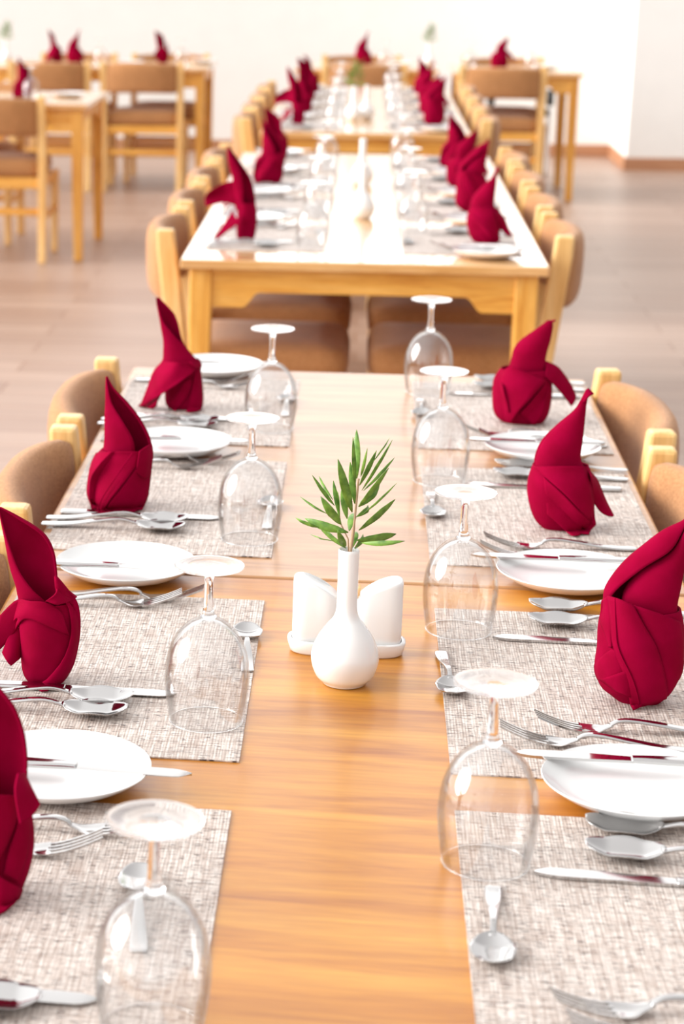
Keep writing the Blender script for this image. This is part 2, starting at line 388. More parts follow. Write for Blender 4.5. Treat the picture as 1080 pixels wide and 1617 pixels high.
# goblet, standing on its rim
def make_goblet():
    t = empty('wine_glass')
    outer = cr([(.0362, .0005), (.0386, .014), (.0412, .034), (.0415, .052), (.0385, .072), (.031, .089), (.020, .101), (.009, .1075), (.0052, .112)], 34)
    inner = [(max(r-.0012, 0), z) for r, z in cr([(.0362, .0005), (.0386, .014), (.0412, .034), (.0415, .052), (.0385, .072), (.031, .088), (.020, .0985), (.009, .1035), (.0012, .1045)], 34)]
    bm = bmesh.new(); lathe(bm, outer[:-2] , 48); lathe(bm, inner, 48)
    a = outer[0]; lathe(bm, [(a[0]-.0012, a[1]), (a[0]-.0006, a[1]-.0004), (a[0], a[1])], 48)
    bmesh.ops.remove_doubles(bm, verts=bm.verts[:], dist=1e-5)
    obj('bowl', bm, 'thin', t)
    bm = bmesh.new(); rim = [(.0364+.0007*math.cos(q), .0008+.0007*math.sin(q)) for q in [2*PI*k/8 for k in range(8)]]
    lathe(bm, rim, 64, closed=True); obj('rim', bm, 'glass', t)
    bm = bmesh.new(); s = cr([(0, .1052), (.0062, .1052), (.0082, .1075), (.0056, .112), (.0046, .122), (.0043, .135), (.0046, .146), (.0062, .1525), (0, .1525)], 40)
    s = [(0, .1052), (.0070, .1058)] + cr([(.0082, .1078), (.0056, .113), (.0046, .122), (.0043, .135), (.0046, .146), (.0066, .1525)], 20) + [(0, .1525)]
    lathe(bm, s, 24); obj('stem', bm, 'glass', t)
    bm = bmesh.new()
    f = [(0, .1527)] + cr([(.0066, .1527), (.012, .1555), (.022, .1576), (.0325, .1585), (.0340, .1596), (.0330, .1608), (.022, .1604), (.010, .1592)], 30) + [(0, .1585)]
    lathe(bm, f, 56); obj('foot', bm, 'glass', t)
    return t
def make_plate():
    bm = bmesh.new()
    pr = [(0, .0045)] + cr([(.03, .0045), (.052, .0052), (.068, .0085), (.078, .0135), (.0842, .0178), (.0852, .0184), (.0850, .0170), (.078, .0115), (.066, .0050), (.050, .0022), (.044, .0004), (.040, .0004), (.038, .002)], 56) + [(0, .002)]
    lathe(bm, pr, 72); o = obj('side_plate', bm, 'china'); return o
def make_mat():
    bm = bmesh.new(); box(bm, -.145, .145, -.255, .255, 0, .0014); return obj('placemat', bm, 'mat', smooth=False)
def strip(bm, st, nw=9, th=.0016):
    """st: stations (x, half width, z centre, dish, thickness) -> closed slab along x."""
    top = []; bot = []
    for x, hw, z, dish, tk in st:
        rt_, rb = [], []
        for k in range(nw):
            q = -1+2*k/(nw-1); zz = z + dish*q*q; e = tk*(1-.55*q**6)
            rt_.append((x, q*hw, zz+e/2)); rb.append((x, q*hw, zz-e/2))
        top.append(rt_ + rb[::-1])
    V = grid(bm, top, True); bm.faces.new(V[0][::-1]); bm.faces.new(V[-1])
def handle_stations(L0, L1, w=1.0):
    # from handle end to neck
    return [(0.0, .0055*w, .0022, 0, .0016), (.003, .0088*w, .0022, 0, .0024), (.02, .0092*w, .0024, 0, .0028), (.045, .0078*w, .0045, 0, .0028), (.075, .0058*w, .0095, 0, .0030),
            (.098, .0042*w, .0125, 0, .0034), (.112, .0034*w, .0118, 0, .0036), (L1, .0036*w, .0075, 0, .0030)]
def make_spoon(name='table_spoon', k=1.0):
    t = empty(name)
    bm = bmesh.new(); strip(bm, cr(handle_stations(0, .128), 40), 9); bmesh.ops.scale(bm, vec=(k, k, k), verts=bm.verts[:]); obj('handle', bm, 'steel', t)
    bm = bmesh.new(); st = []
    for i in range(25):
        u = i/24; x = .124+u*.066; hw = .0222*math.sqrt(max(0, 1-((u-.51)/.512)**2))*(1.04-.08*u) ; hw = max(hw, .0028)
        d = math.sin(PI*min(1, u*.98+.01))**.8*.0085
        z = .0085*(1-u)**2 + .0085*u**1.5 - d + .0022
        st.append((x, hw, max(z, .0012+0*u), d*.95, .0014))
    strip(bm, st, 15); bmesh.ops.scale(bm, vec=(k, k, k), verts=bm.verts[:]); obj('bowl', bm, 'steel', t)
    return t
def make_fork():
    t = empty('table_fork')
    bm = bmesh.new(); strip(bm, cr(handle_stations(0, .120), 40), 9); obj('handle', bm, 'steel', t)
    bm = bmesh.new()
    strip(bm, cr([(.117, .0036, .0078, 0, .0026), (.126, .0065, .0045, .0004, .0022), (.134, .0112, .0026, .0010, .0020), (.144, .0122, .0030, .0014, .0018), (.148, .0122, .0038, .0014, .0018)], 20), 9)
    for q in (-3, -1, 1, 3):
        y = q*.0033; rows = []
        for u in [k/8 for k in range(9)]:
            x = .146+u*.046; z = .0038+.0152*u**1.5; hw = .0014*(1-.45*u); yy = y*(1-.06*u); h = .0011
            rows.append([(x, yy-hw, z-h), (x, yy+hw, z-h), (x, yy+hw, z+h), (x, yy-hw, z+h)])
        V = grid(bm, rows, True); bm.faces.new(V[0]); bm.faces.new(V[-1])
    obj('tines', bm, 'steel', t, angle=60); return t
def make_knife(name='table_knife', L=.215, bl=.115, hgt=.0095):
    t = empty(name); h0 = L-bl
    bm = bmesh.new(); strip(bm, cr([(0, .0045, .003, 0, .0035), (.003, .0085, .003, 0, .005), (h0*.4, .0088, .003, 0, .0056), (h0*.85, .0066, .003, 0, .0056), (h0, .0062, .0029, 0, .0045)], 24), 11); obj('handle', bm, 'steel', t)
    bm = bmesh.new(); rows = []
    for i in range(21):
        u = i/20; x = h0-.002+u*(bl+.002)
        back = .0062 + .0004*math.sin(u*PI) if u < .8 else .0062*(1-((u-.8)/.2)**2.2*1.15)
        edge = -.0062-.0048*math.sin(min(1, u*1.25)*PI/2) if u < .86 else -.0062-.0048 + (.0095)*((u-.86)/.14)**1.8
        tb, te = .0017, .0004
        rows.append([(x, edge, .0026-te), (x, (edge+back)/2, .0026-tb*.7), (x, back, .0026-tb), (x, back, .0026+tb*.6), (x, (edge+back)/2, .0026+tb*.5), (x, edge, .0026+te)])
    V = grid(bm, rows, True); bm.faces.new(V[0]); bm.faces.new(V[-1]); obj('blade', bm, 'steel', t, angle=35)
    return t

# ------------------------------------------------------------------ napkins
class Nap:
    """One folded napkin, shaped from loops and panels in its own upright frame.
    Points are (u, v): u across, v down, k units per metre; E is the slope the outline was read under."""
    def __init__(s, u0, v0, k, E, depth=.78):
        s.u0, s.v0, s.k, s.se, s.ce, s.dp = u0, v0, k, math.sin(E), math.cos(E), depth
        s.bm = bmesh.new(); s.sec = []
    def xz(s, u, v, y=0): return ((u-s.u0)/s.k, ((s.v0-v)/s.k - y*s.se)/s.ce)
    def body(s, rows):
        rr_ = cr(rows, 22); s.sec = []
        for v, a, b_ in rr_:
            x0, z = s.xz(a, v); x1, _ = s.xz(b_, v); s.sec.append((z, (x0+x1)/2, (x1-x0)/2))
        out = []
        for z, c, a in s.sec:
            out.append([(c+a*math.cos(q), -a*s.dp*math.sin(q)*(1+.06*math.sin(3*q+z*30)), max(z, 0.0)) for q in [2*PI*k/48 for k in range(48)]])
        V = grid(s.bm, out, True)
        s.bm.faces.new(V[-1])
    def at(s, z):
        S = s.sec
        if z >= S[0][0]: return S[0][1:]
        if z <= S[-1][0]: return S[-1][1:]
        for p, q in zip(S, S[1:]):
            if q[0] <= z <= p[0]:
                f = (z-q[0])/max(1e-6, p[0]-q[0]); return (q[1]+f*(p[1]-q[1]), q[2]+f*(p[2]-q[2]))
        return S[-1][1:]
    def on(s, u, v, off):
        y = 0
        for _ in range(6):
            x, z = s.xz(u, v, y); c, a = s.at(z); q = max(-1, min(1, (x-c)/max(a, 1e-4)))
            y = -a*s.dp*math.sqrt(1-q*q)*.99 - off
        if z < .0022: z = .0022; y = min(y, max(((s.v0-v)/s.k - z*s.ce)/s.se, y-.02))
        return (x, y, z)
    def relief(s, cols, n=20, m=8):
        """columns of (u, v, stand-off) laid on the body; sharp crease between columns."""
        cc = [cr(c, n) for c in cols]; rows = []
        for i in range(n):
            row = []
            for a, b_ in zip(cc, cc[1:]):
                for j in range(m):
                    f = j/m; row.append(s.on(*[p+(q-p)*f for p, q in zip(a[i], b_[i])]))
            row.append(s.on(*cc[-1][i])); rows.append(row)
        grid(s.bm, rows)
    def hem(s, pts, du, dv, off):
        s.relief([[(u, v, off) for u, v in pts], [(u+du, v+dv, off) for u, v in pts]], 24, 2)
    def panel(s, L, R, off=.003, n=18, m=12):
        l, r = cr(L, n), cr(R, n); rows = []
        for i in range(n):
            rows.append([s.on(l[i][0]+(r[i][0]-l[i][0])*j/(m-1), l[i][1]+(r[i][1]-l[i][1])*j/(m-1), off*(1+.5*math.sin(PI*j/(m-1)))) for j in range(m)])
        grid(s.bm, rows)
    def free(s, rows, n=18, m=12):
        """free standing cloth: rows of (u, v, y) control points."""
        R = [cr([tuple(p) for p in r], m) for r in rows]
        cols = [cr([R[i][j] for i in range(len(R))], n) for j in range(m)]
        out = []
        for i in range(n):
            row = []
            for j in range(m):
                u, v, y = cols[j][i]; x, z = s.xz(u, v, y); row.append((x, y, max(z, .0022)))
            out.append(row)
        grid(s.bm, out)
    def spire(s, rows, dep=.6, y0=0.0, n=30, m=30):
        """rows (v, uL, uR, open_left, open_right): curled sheet round the back, front open between the two."""
        rr_ = cr(rows, n); out = []
        for v, a, b_, oa, ob in rr_:
            x0, z = s.xz(a, v); x1, _ = s.xz(b_, v); c, h = (x0+x1)/2, max((x1-x0)/2, .0008)
            def ang(u):
                q = max(-1, min(1, (s.xz(u, v)[0]-c)/h)); return math.acos(q)
            p0 = ang(oa); p1 = 2*PI + ang(ob)
            if p1 - p0 > 2*PI: p1 = p0 + 2*PI
            out.append([(c+h*math.cos(q), y0-h*dep*math.sin(q), z) for q in [p0+(p1-p0)*k/(m-1) for k in range(m)]])
        grid(s.bm, out)
    def done(s, name='folded_napkin'):
        bm = s.bm
        for v in bm.verts:
            p = v.co; k = noise.noise_vector(p*22)*.0016
            v.co = p + Vector((k.x, k.y, k.z*.3 if p.z > .01 else 0))
        for v in bm.verts: v.co.z = max(v.co.z, .0)
        me = bpy.data.meshes.new(name); bm.to_mesh(me); bm.free()
        for p in me.polygons: p.use_smooth = True
        me.set_sharp_from_angle(angle=math.radians(40)); me.materials.append(M['napkin'])
        o = bpy.data.objects.new(name, me); C.objects.link(o)
        k = o.modifiers.new('cloth', 'SOLIDIFY'); k.thickness = .0017; k.offset = 0
        return o

def nap_L3():
    s = Nap(300, 1205, 1520*4.154, math.radians(19.6))
    s.body([(690, 150, 480), (760, 118, 518), (900, 142, 525), (1080, 152, 485), (1160, 165, 455), (1205, 190, 420)])
    s.spire([(740,140,390,370,386), (660,118,386,300,386), (600,108,386,230,384), (500,80,378,150,374), (370,52,350,92,345), (260,28,284,48,276), (165,10,130,17,120), (106,2,12,4,10)], .55)
    s.panel([(0,800),(110,692),(220,700),(330,706),(430,762),(466,885)], [(-50,1075),(55,965),(150,840),(215,815),(330,850),(478,905)], .004)
    s.panel([(386,540),(398,640),(470,720),(490,880),(440,1060),(330,1205),(245,1245)], [(390,530),(500,652),(534,745),(532,900),(488,1110),(400,1228),(330,1285)], .005)
    s.free([[(150,850,.0),(70,930,-.005),(30,1040,-.012)], [(155,960,-.0),(110,1040,-.014),(70,1095,-.02)], [(150,1050,-.0),(140,1080,-.012),(100,1122,-.02)]])
    s.free([[(330,700,-.03),(400,640,-.028),(386,540,-.01)], [(390,715,-.032),(450,660,-.02),(440,600,.0)], [(410,720,-.03),(480,690,-.015),(502,655,.01)]])
    return s.done()
def nap_L2():
    s = Nap(690, 920, 1165*3.6, math.radians(15))
    s.body([(600, 580, 862), (660, 530, 868), (760, 512, 855), (860, 505, 845), (905, 560, 815), (920, 585, 800)])
    s.spire([(650,580,868,760,862), (590,590,866,780,858), (520,596,850,765,842), (430,598,802,705,792), (340,599,724,640,712), (260,600,645,615,638), (196,603,608,605,607)], .55)
    s.relief([[(546,624,.004),(514,720,.004),(500,850,.004),(535,945,.005)], [(652,617,.007),(588,690,.014),(536,780,.014),(528,910,.011),(552,965,.008)], [(668,617,.005),(622,690,.001),(568,790,.001),(556,900,.003),(568,970,.006)],
              [(812,611,.006),(795,690,.010),(730,790,.014),(650,895,.014),(592,984,.010)]], 24, 8)
    s.relief([[(812,611,.005),(797,692,.009),(732,794,.012),(652,900,.012),(606,972,.008)], [(852,700,.001),(840,790,.003),(800,880,.004),(700,958,.005)], [(870,640,.002),(862,760,.004),(852,850,.004),(822,945,.004)]], 24, 8)
    s.hem([(770,622),(690,745),(615,860),(566,960)], 7, 3, .0150)
    s.free([[(812,612,-.038),(850,580,-.022),(868,562,-.004)], [(800,690,-.038),(850,650,-.025),(874,630,-.004)], [(790,720,-.036),(830,760,-.028),(860,740,-.012)]])
    return s.done()
def nap_L1():
    s = Nap(616, 1410, 966*7.7, math.radians(12.3))
    s.body([(830, 430, 880), (900, 405, 900), (1050, 440, 890), (1200, 468, 918), (1350, 480, 933), (1410, 520, 912)])
    s.spire([(930,430,885,875,876), (840,432,850,845,846), (740,432,765,760,761), (640,437,690,685,686), (560,430,650,600,645), (480,412,625,530,620), (380,392,595,440,590), (280,370,550,395,545), (200,355,480,372,475), (140,347,420,352,415), (93,343,372,345,368)], .6)
    s.free([[(430,862,-.018),(650,872,-.046),(908,880,-.016)], [(335,970,-.014),(560,1010,-.052),(810,1000,-.046)], [(272,1130,-.012),(440,1150,-.048),(630,1145,-.058)], [(212,1290,-.010),(320,1280,-.034),(450,1268,-.050)], [(150,1450,-.006),(200,1410,-.018),(270,1372,-.026)]], 24, 16)
    s.free([[(160,1430,.004),(260,1370,.0),(440,1262,-.03)], [(142,1490,-.008),(250,1440,-.018),(405,1340,-.040)], [(200,1535,-.014),(290,1480,-.022),(395,1400,-.034)]])
    s.panel([(850,930),(820,1060),(790,1250),(752,1468)], [(898,960),(926,1150),(936,1300),(922,1452)], .0035)
    s.panel([(700,1100),(640,1220),(560,1330),(500,1400)], [(800,1060),(780,1200),(700,1350),(620,1460)], .003)
    s.free([[(780,860,-.042),(860,850,-.030),(900,868,-.014)], [(820,900,-.044),(880,895,-.026),(915,885,-.010)], [(850,935,-.042),(885,925,-.024),(912,910,-.010)]], 8, 10)
    return s.done()
def nap_L4():
    s = Nap(-88, 1333, 1960*4.04, math.radians(26))
    s.body([(690, -320, 140), (850, -350, 165), (1000, -350, 175), (1150, -330, 152), (1280, -280, 105), (1333, -240, 62)])
    s.spire([(820,-330,150,140,146), (740,-322,140,118,138), (715,-316,138,-120,136), (650,-308,138,-240,135), (590,-300,138,-275,134), (470,-280,138,-262,133), (330,-260,110,-245,105), (200,-230,62,-215,58), (120,-205,5,-192,0), (20,-175,-90,-166,-94), (-60,-150,-140,-149,-141)], .6)
    s.panel([(-310,760),(-320,900),(-300,1050),(-260,1200)], [(122,726),(100,880),(40,1040),(-40,1190)], .007)
    s.free([[(122,600,-.034),(136,592,-.022),(142,586,-.010)], [(112,720,-.044),(165,690,-.034),(200,680,-.022)], [(150,905,-.046),(215,850,-.036),(264,775,-.028)]])
    s.panel([(122,730),(100,900),(50,1060),(20,1210)], [(165,880),(160,1000),(140,1120),(95,1250)], .003)
    s.panel([(-60,1190),(-40,1330),(-30,1490)], [(118,1290),(80,1380),(5,1478)], .008)
    return s.done()
def nap_R3():
    s = Nap(790, 1180, 1500*4.154, math.radians(19.3))
    s.body([(600, 545, 1020), (720, 527, 1050), (860, 535, 1057), (980, 530, 1055), (1090, 570, 1010), (1150, 640, 970), (1180, 680, 940)])
    s.spire([(690,560,1010,660,1008), (575,550,990,585,988), (480,565,1000,615,998), (340,650,1012,760,1010), (230,762,1024,920,1022), (130,880,1036,985,1034), (60,1000,1048,1015,1046), (8,1016,1034,1020,1032)], .6)
    s.spire([(690,640,1008,1006,1007), (575,655,994,992,993), (470,682,1002,1000,1001), (360,762,1012,1010,1011), (250,930,1026,1024,1025), (130,1000,1040,1038,1039), (35,1040,1054,1052,1053)], .55, -.006)
    s.panel([(562,545),(580,720),(612,870),(700,1080),(750,1246)], [(700,598),(790,740),(870,870),(945,1080),(962,1165)], .006)
    s.panel([(700,598),(790,740),(868,870),(930,1050),(955,1150)], [(1030,690),(1052,800),(1056,960),(1020,1080),(972,1150)], .0035)
    s.hem([(592,560),(605,740),(632,870),(735,1080),(790,1215)], 7, 0, .0088)
    s.panel([(535,570),(530,700),(560,790),(590,862)], [(566,545),(575,650),(590,760),(604,860)], .003)
    s.panel([(606,872),(560,915),(525,965),(530,1020),(552,1065)], [(640,900),(680,980),(700,1080),(725,1130),(745,1180)], .004)
    s.panel([(552,1065),(600,1100),(650,1135)], [(700,1000),(730,1100),(745,1175)], .0055, 8, 8)
    return s.done()
def nap_R2():
    s = Nap(513, 1475, 1165*4.37, math.radians(15))
    s.body([(1060, 338, 700), (1150, 316, 735), (1250, 318, 742), (1350, 345, 735), (1430, 385, 700), (1475, 430, 660)])
    s.spire([(1120,348,700,352,353), (1060,346,665,350,351), (1000,350,645,354,355), (900,395,650,399,400), (800,480,652,484,485), (700,585,655,588,589), (640,622,660,625,626), (600,640,668,643,644), (562,656,680,657,658)], .62)
    s.relief([[(335,1080,.006),(400,1142,.011),(520,1247,.017),(640,1356,.021),(748,1450,.022)], [(684,1066,.006),(702,1150,.010),(724,1260,.015),(744,1360,.019),(764,1448,.021)]])
    s.relief([[(398,1146,.009),(520,1254,.014),(640,1362,.018),(764,1452,.020)], [(425,1270,.001),(525,1350,.002),(620,1440,.006),(712,1514,.017)], [(440,1392,.003),(520,1460,.007),(600,1530,.012),(658,1576,.015)]])
    s.free([[(684,1075,-.004),(700,1100,-.02),(708,1130,-.03)], [(765,1145,.010),(752,1190,-.010),(724,1230,-.022)], [(825,1260,.012),(800,1290,-.006),(742,1300,-.012)], [(866,1335,.010),(845,1350,-.004),(800,1368,-.008)], [(892,1382,.008),(880,1388,-.004),(850,1388,-.008)]])
    s.free([[(625,640,.003),(640,600,-.004),(664,552,0)], [(640,660,-.002),(668,612,-.008),(702,590,-.004)]], 4, 6)
    return s.done()
def nap_R1():
    s = Nap(267, 754, 966*4.37, math.radians(12.3))
    s.body([(400, 120, 430), (470, 80, 458), (560, 76, 466), (660, 86, 460), (720, 110, 444), (754, 150, 420)])
    s.spire([(450,150,412,154,155), (380,178,415,182,183), (330,192,412,196,197), (270,205,420,209,210), (215,240,432,244,245), (150,320,440,324,325), (100,385,443,388,389), (76,412,434,414,415)], .6)
    s.relief([[(172,386,.006),(112,440,.006),(118,560,.006),(146,670,.008),(168,765,.010)], [(416,482,.006),(372,530,.012),(300,620,.015),(240,690,.015),(196,768,.012)]])
    s.relief([[(120,500,.008),(135,600,.009),(165,690,.011)], [(130,520,.013),(160,620,.014),(182,700,.014)]], 10, 3)
    s.relief([[(414,490,.003),(372,545,.004),(310,630,.004),(250,700,.004)], [(425,530,.002),(395,600,.001),(350,670,.001),(300,740,.001)], [(440,520,.006),(412,620,.007),(396,710,.008),(352,778,.009)]])
    s.free([[(414,345,0),(418,400,-.012),(412,452,-.024)], [(500,385,.006),(490,440,-.008),(470,505,-.018)], [(580,480,.008),(565,525,-.004),(540,575,-.010)], [(632,572,.006),(625,605,-.004),(602,645,-.008)]])
    s.free([[(415,80,.002),(440,74,0),(462,68,0)], [(432,92,-.002),(448,86,-.003),(460,78,-.002)]], 4, 6)
    return s.done()
def nap_T2():
    """slim spire with one wing swept back and one foot reaching forward (units: crop 4.5 per pixel)"""
    s = Nap(365, 905, 613*4.5, math.radians(8))
    s.body([(650, 300, 425), (720, 305, 438), (800, 303, 436), (870, 305, 428), (905, 312, 412)])
    s.spire([(700,290,430,345,428), (600,285,420,340,416), (480,262,385,330,380), (400,240,330,300,325), (320,226,270,250,266), (270,224,232,226,230)], .6)
    s.free([[(270,700,-.02),(285,740,-.03),(330,780,-.045)], [(215,790,-.02),(235,815,-.03),(275,820,-.04)], [(150,880,-.015),(165,900,-.02),(185,885,-.02)]])
    s.free([[(290,500,0),(290,580,.005),(280,670,0)], [(200,520,.01),(190,590,.02),(205,650,.01)], [(100,580,.01),(80,620,.02),(85,680,.01)]])
    return s.done()
NAPS = [nap_L3(), nap_L2(), nap_L1(), nap_R3(), nap_R2(), nap_R1(), nap_T2(), nap_L4()]
used = set()
def napkin(kind, x, y, label, group=None, rz=0, sx=1, s=1):
    o = NAPS[kind]
    if kind in used: o = o.copy(); C.objects.link(o)
    used.add(kind); o.location = (x, y, TZ+.0022); o.rotation_euler = (0, 0, rz); o.scale = (sx*s, s, s)
    return tag(o, label, 'napkin', group)

protos = {'glass': make_goblet(), 'plate': make_plate(), 'mat': make_mat(), 'spoon': make_spoon(), 'teaspoon': make_spoon('dessert_spoon', .78),
          'fork': make_fork(), 'knife': make_knife(), 'butter': make_knife('butter_knife', .205, .105)}
first = set()
def put(kind, loc, rz, label, cat, group=None, tilt=0):
    o = protos[kind]
    if kind in first: o = copy_tree(o)
    first.add(kind); o.location = loc; o.rotation_euler = (0, -tilt, rz)
    return tag(o, label, cat, group)
rnd = random.Random(5)
ZM = TZ+.0018
def between(kind, tip, end_dir, length, z, label, cat, group, tilt=0):
    """cutlery whose tip is at tip and whose handle runs along end_dir (angle of the handle -> tip line)."""
    x = tip[0]-length*math.cos(end_dir); y = tip[1]-length*math.sin(end_dir)
    return put(kind, (x, y, z), end_dir, label, cat, group, tilt)
LEN = {'spoon': .19, 'teaspoon': .148, 'fork': .192, 'knife': .215, 'butter': .205}
def setting(side, yc, where, T, ov={}, skip=(), xc=0):
    """one place: side -1 diner on the left looking +x, +1 diner on the right looking -x."""
    d = 0 if side < 0 else PI
    def W(a, b): return (xc+side*a, yc-side*b)
    def lab(txt): return txt+' '+where
    def sp(key, default): return ov.get(key, default)
    put('mat', (*W(.243, 0), TZ+.0003), d, lab('woven beige placemat'), 'placemat', 'placemats '+T)
    g = sp('glass', (.128, -.155)); put('glass', (*W(*g), ZM), rnd.uniform(0, 6), lab('upturned stemmed glass'), 'glass', 'upturned glasses '+T)
    p = sp('plate', (.258, .30)); 
    if 'plate' not in skip:
        put('plate', (*W(*p), TZ+.0018 if abs(p[1]) < .34 else TZ+.0005), 0, lab('white side plate'), 'plate', 'side plates '+T)
        kx = sp('butter', (p[0]-.115, p[1]-.005, 0)); between('butter', W(kx[0], kx[1]), d+kx[2], .205, TZ+.0200, lab('knife on the plate'), 'knife', 'butter knives '+T)
    if side < 0: cut = [('spoon', .213, -.115, .02), ('spoon', .215, -.155, -.03), ('knife', .172, -.085, 0.0)]
    else: cut = [('spoon', .205, -.262, .0), ('spoon', .200, -.207, .0), ('knife', .158, -.148, .0)]
    cut = sp('cut', cut); c_ = 0
    for kind, a, b, r in cut:
        if kind == 'spoon': nm = lab(('first', 'second')[c_]+' spoon'); c_ += 1
        else: nm = lab('table knife beside the spoons')
        between(kind, W(a, b), d+r, LEN[kind], ZM + (0 if kind == 'knife' else .0012), nm, kind, kind+'s '+T)
    fk = sp('forks', [(.165, .165, .06), (.19, .20, -.05)])
    for k, (a, b, r) in enumerate(fk):
        between('fork', W(a, b), d+r, .192, ZM+.0002, lab(('outer', 'inner')[k]+' table fork'), 'fork', 'forks '+T)
    ts = sp('tea', (.112, .10, 0))
    if ts: between('teaspoon', W(ts[0], ts[1]), (PI/2 if side < 0 else -PI/2)+ts[2], .148, ZM, lab('dessert spoon by the upturned glass'), 'spoon', 'dessert spoons '+T)

wn = ['nearest', 'second', 'third', 'farthest']
F = 'on the front tables'
def where(i, side, tb): return 'at the %s place, %s side of the %s' % (wn[i], ('left', 'right')[side > 0], tb)
yL = (1.50, 2.128, 2.82, 3.43); yR = (1.53, 2.128, 2.82, 3.45)
ovL = [dict(glass=(.130, .165-.31), forks=[(.20, .145, .12), (.16, .185, -.03)], plate=(.260, .30), butter=(.136, .285, -.03), tea=(.166, .115, .1), cut=[('spoon', .212, -.128, .03), ('spoon', .24, -.170, -.02), ('knife', .172, -.112, 0)]),
       dict(glass=(.137, -.15), forks=[(.192, .215, .10), (.168, .235, -.02)], plate=(.270, .335), butter=(.170, .30, -.02), tea=(.113, .145, .06)),
       dict(glass=(.130, -.175), forks=[(.190, .195, .10), (.165, .225, -.02)], tea=(.110, .02, .0), plate=(.268, .30)),
       dict(glass=(.132, -.135), plate=(.250, .30))]
ovR = [dict(glass=(.119, -.145), tea=(.114, .052, -.06), plate=(.258, .30), cut=[('spoon', .208, -.228, -.10), ('spoon', .203, -.175, -.08), ('knife', .157, -.126, -.02)], forks=[(.152, .118, .22), (.160, .150, .10)]),
       dict(glass=(.122, -.175), plate=(.262, .29), butter=(.155, .25, .0), forks=[(.183, .135, .10), (.147, .168, -.03)], tea=(.109, .055, .06)),
       dict(glass=(.122, -.17), plate=(.260, .315), tea=(.108, .05, 0), butter=(.145, .28, .0), forks=[(.167, .175, .10), (.160, .215, -.03)]),
       dict(glass=(.122, -.165), plate=(.280, .28), tea=(.108, .05, 0))]
for i in range(4):
    setting(-1, yL[i], where(i, -1, 'front tables'), F, ovL[i])
    setting(1, yR[i], where(i, 1, 'front tables'), F, ovR[i])
G = 'folded napkins on the front tables'
napkin(7, -.279, 1.555, 'crimson folded napkin cut by the left frame edge, nearest on the left', G)
napkin(0, -.312, 2.07, 'crimson napkin with open pointed hood, second on the left of the front tables', G)
napkin(1, -.313, 2.785, 'crimson napkin with tall curled spire, third on the left of the front tables', G)
napkin(2, -.291, 3.43, 'crimson napkin with foot swept to the left, farthest left on the front tables', G)
napkin(3, .291, 2.10, 'large crimson napkin with layered fan hood, nearest on the right', G)
napkin(4, .266, 2.76, 'crimson napkin with a triangular apron flap and tail, middle on the right', G)
napkin(5, .263, 3.405, 'crimson napkin with drooping right strip, farthest right on the front tables', G)

for tb, ys, nm, T, kinds, xc in ((2, (5.55, 6.20, 6.85, 7.45), 'second run', 'on the second run', ((6, 2, 1, 0), (4, 3, 5, 1)), .009),
                             (3, (9.10, 9.75, 10.42, 11.08), 'third run', 'on the third run', ((6, 1, 0, 2), (3, 5, 4, 1)), .01)):
    for i, y in enumerate(ys):
        for side in (-1, 1):
            o = dict(plate=(.30, .27 if i == 0 and side > 0 else .30), cut=[('spoon', .21, -.19, .02), ('spoon', .21, -.145, -.02), ('knife', .17, -.10, 0)])
            setting(side, y, where(i, side, nm), T, o, xc=xc)
            odd = tb == 2 and side < 0 and i == 1
            napkin(kinds[side > 0][i], xc+side*((.30 if tb == 2 else .28)+.055*odd), y-(.07 if i == 0 and side < 0 else .02), 'crimson folded napkin ' + where(i, side, nm), 'folded napkins '+T, rz=rnd.uniform(-.3, .3), s=(.84 if odd else 1.12 if side < 0 and i == 2 else 1.03))

# ------------------------------------------------------------------ vase with sprig, condiment set
def make_vase():
    k = 5900.
    pr = cr([(.0108, .1440), (.0106, .130), (.0105, .100), (.0107, .082), (.0135, .072), (.0205, .063), (.0290, .050), (.0345, .035), (.0345, .023), (.0300, .010), (.0240, .0035), (.0222, .0012)], 44)
    inn = [(max(r-.0022, .002), z) for r, z in pr[:26]]
    bm = bmesh.new(); lathe(bm, [(0, .0005), (.021, .0005)] + pr[::-1] + [(.0100, .1455)] + inn, 48)
    return obj('bud_vase', bm, 'china', angle=80)
LEAVES = [((437,330),(425,42),30,.2), ((430,380),(405,95),20,-.3), ((418,530),(322,228),34,-.5), ((432,480),(395,230),26,.3), ((455,370),(548,160),24,.2), ((470,400),(637,102),13,-.2), ((520,240),(622,82),6,.4),
          ((480,400),(658,192),12,.5), ((460,490),(622,266),24,-.3), ((455,495),(575,355),34,.6), ((480,540),(675,348),9,.1), ((462,635),(672,440),36,.4), ((450,695),(688,645),36,.5), ((480,710),(735,690),20,-.4),
          ((312,495),(172,322),15,-.3), ((300,460),(210,315),10,.6), ((345,560),(298,342),20,.4), ((390,570),(350,390),26,.2), ((355,605),(228,448),34,-.4), ((272,545),(103,446),9,.3), ((400,650),(135,575),34,.3),
          ((390,745),(210,600),30,.6), ((225,628),(80,575),16,.1), ((320,705),(170,668),5,.2), ((385,735),(335,640),26,-.5), ((405,640),(420,530),34,.7), ((420,750),(445,640),26,.6), ((440,745),(490,655),26,.8), ((445,555),(512,478),22,.8), ((460,320),(492,158),12,-.5), ((340,560),(322,400),18,.5)]
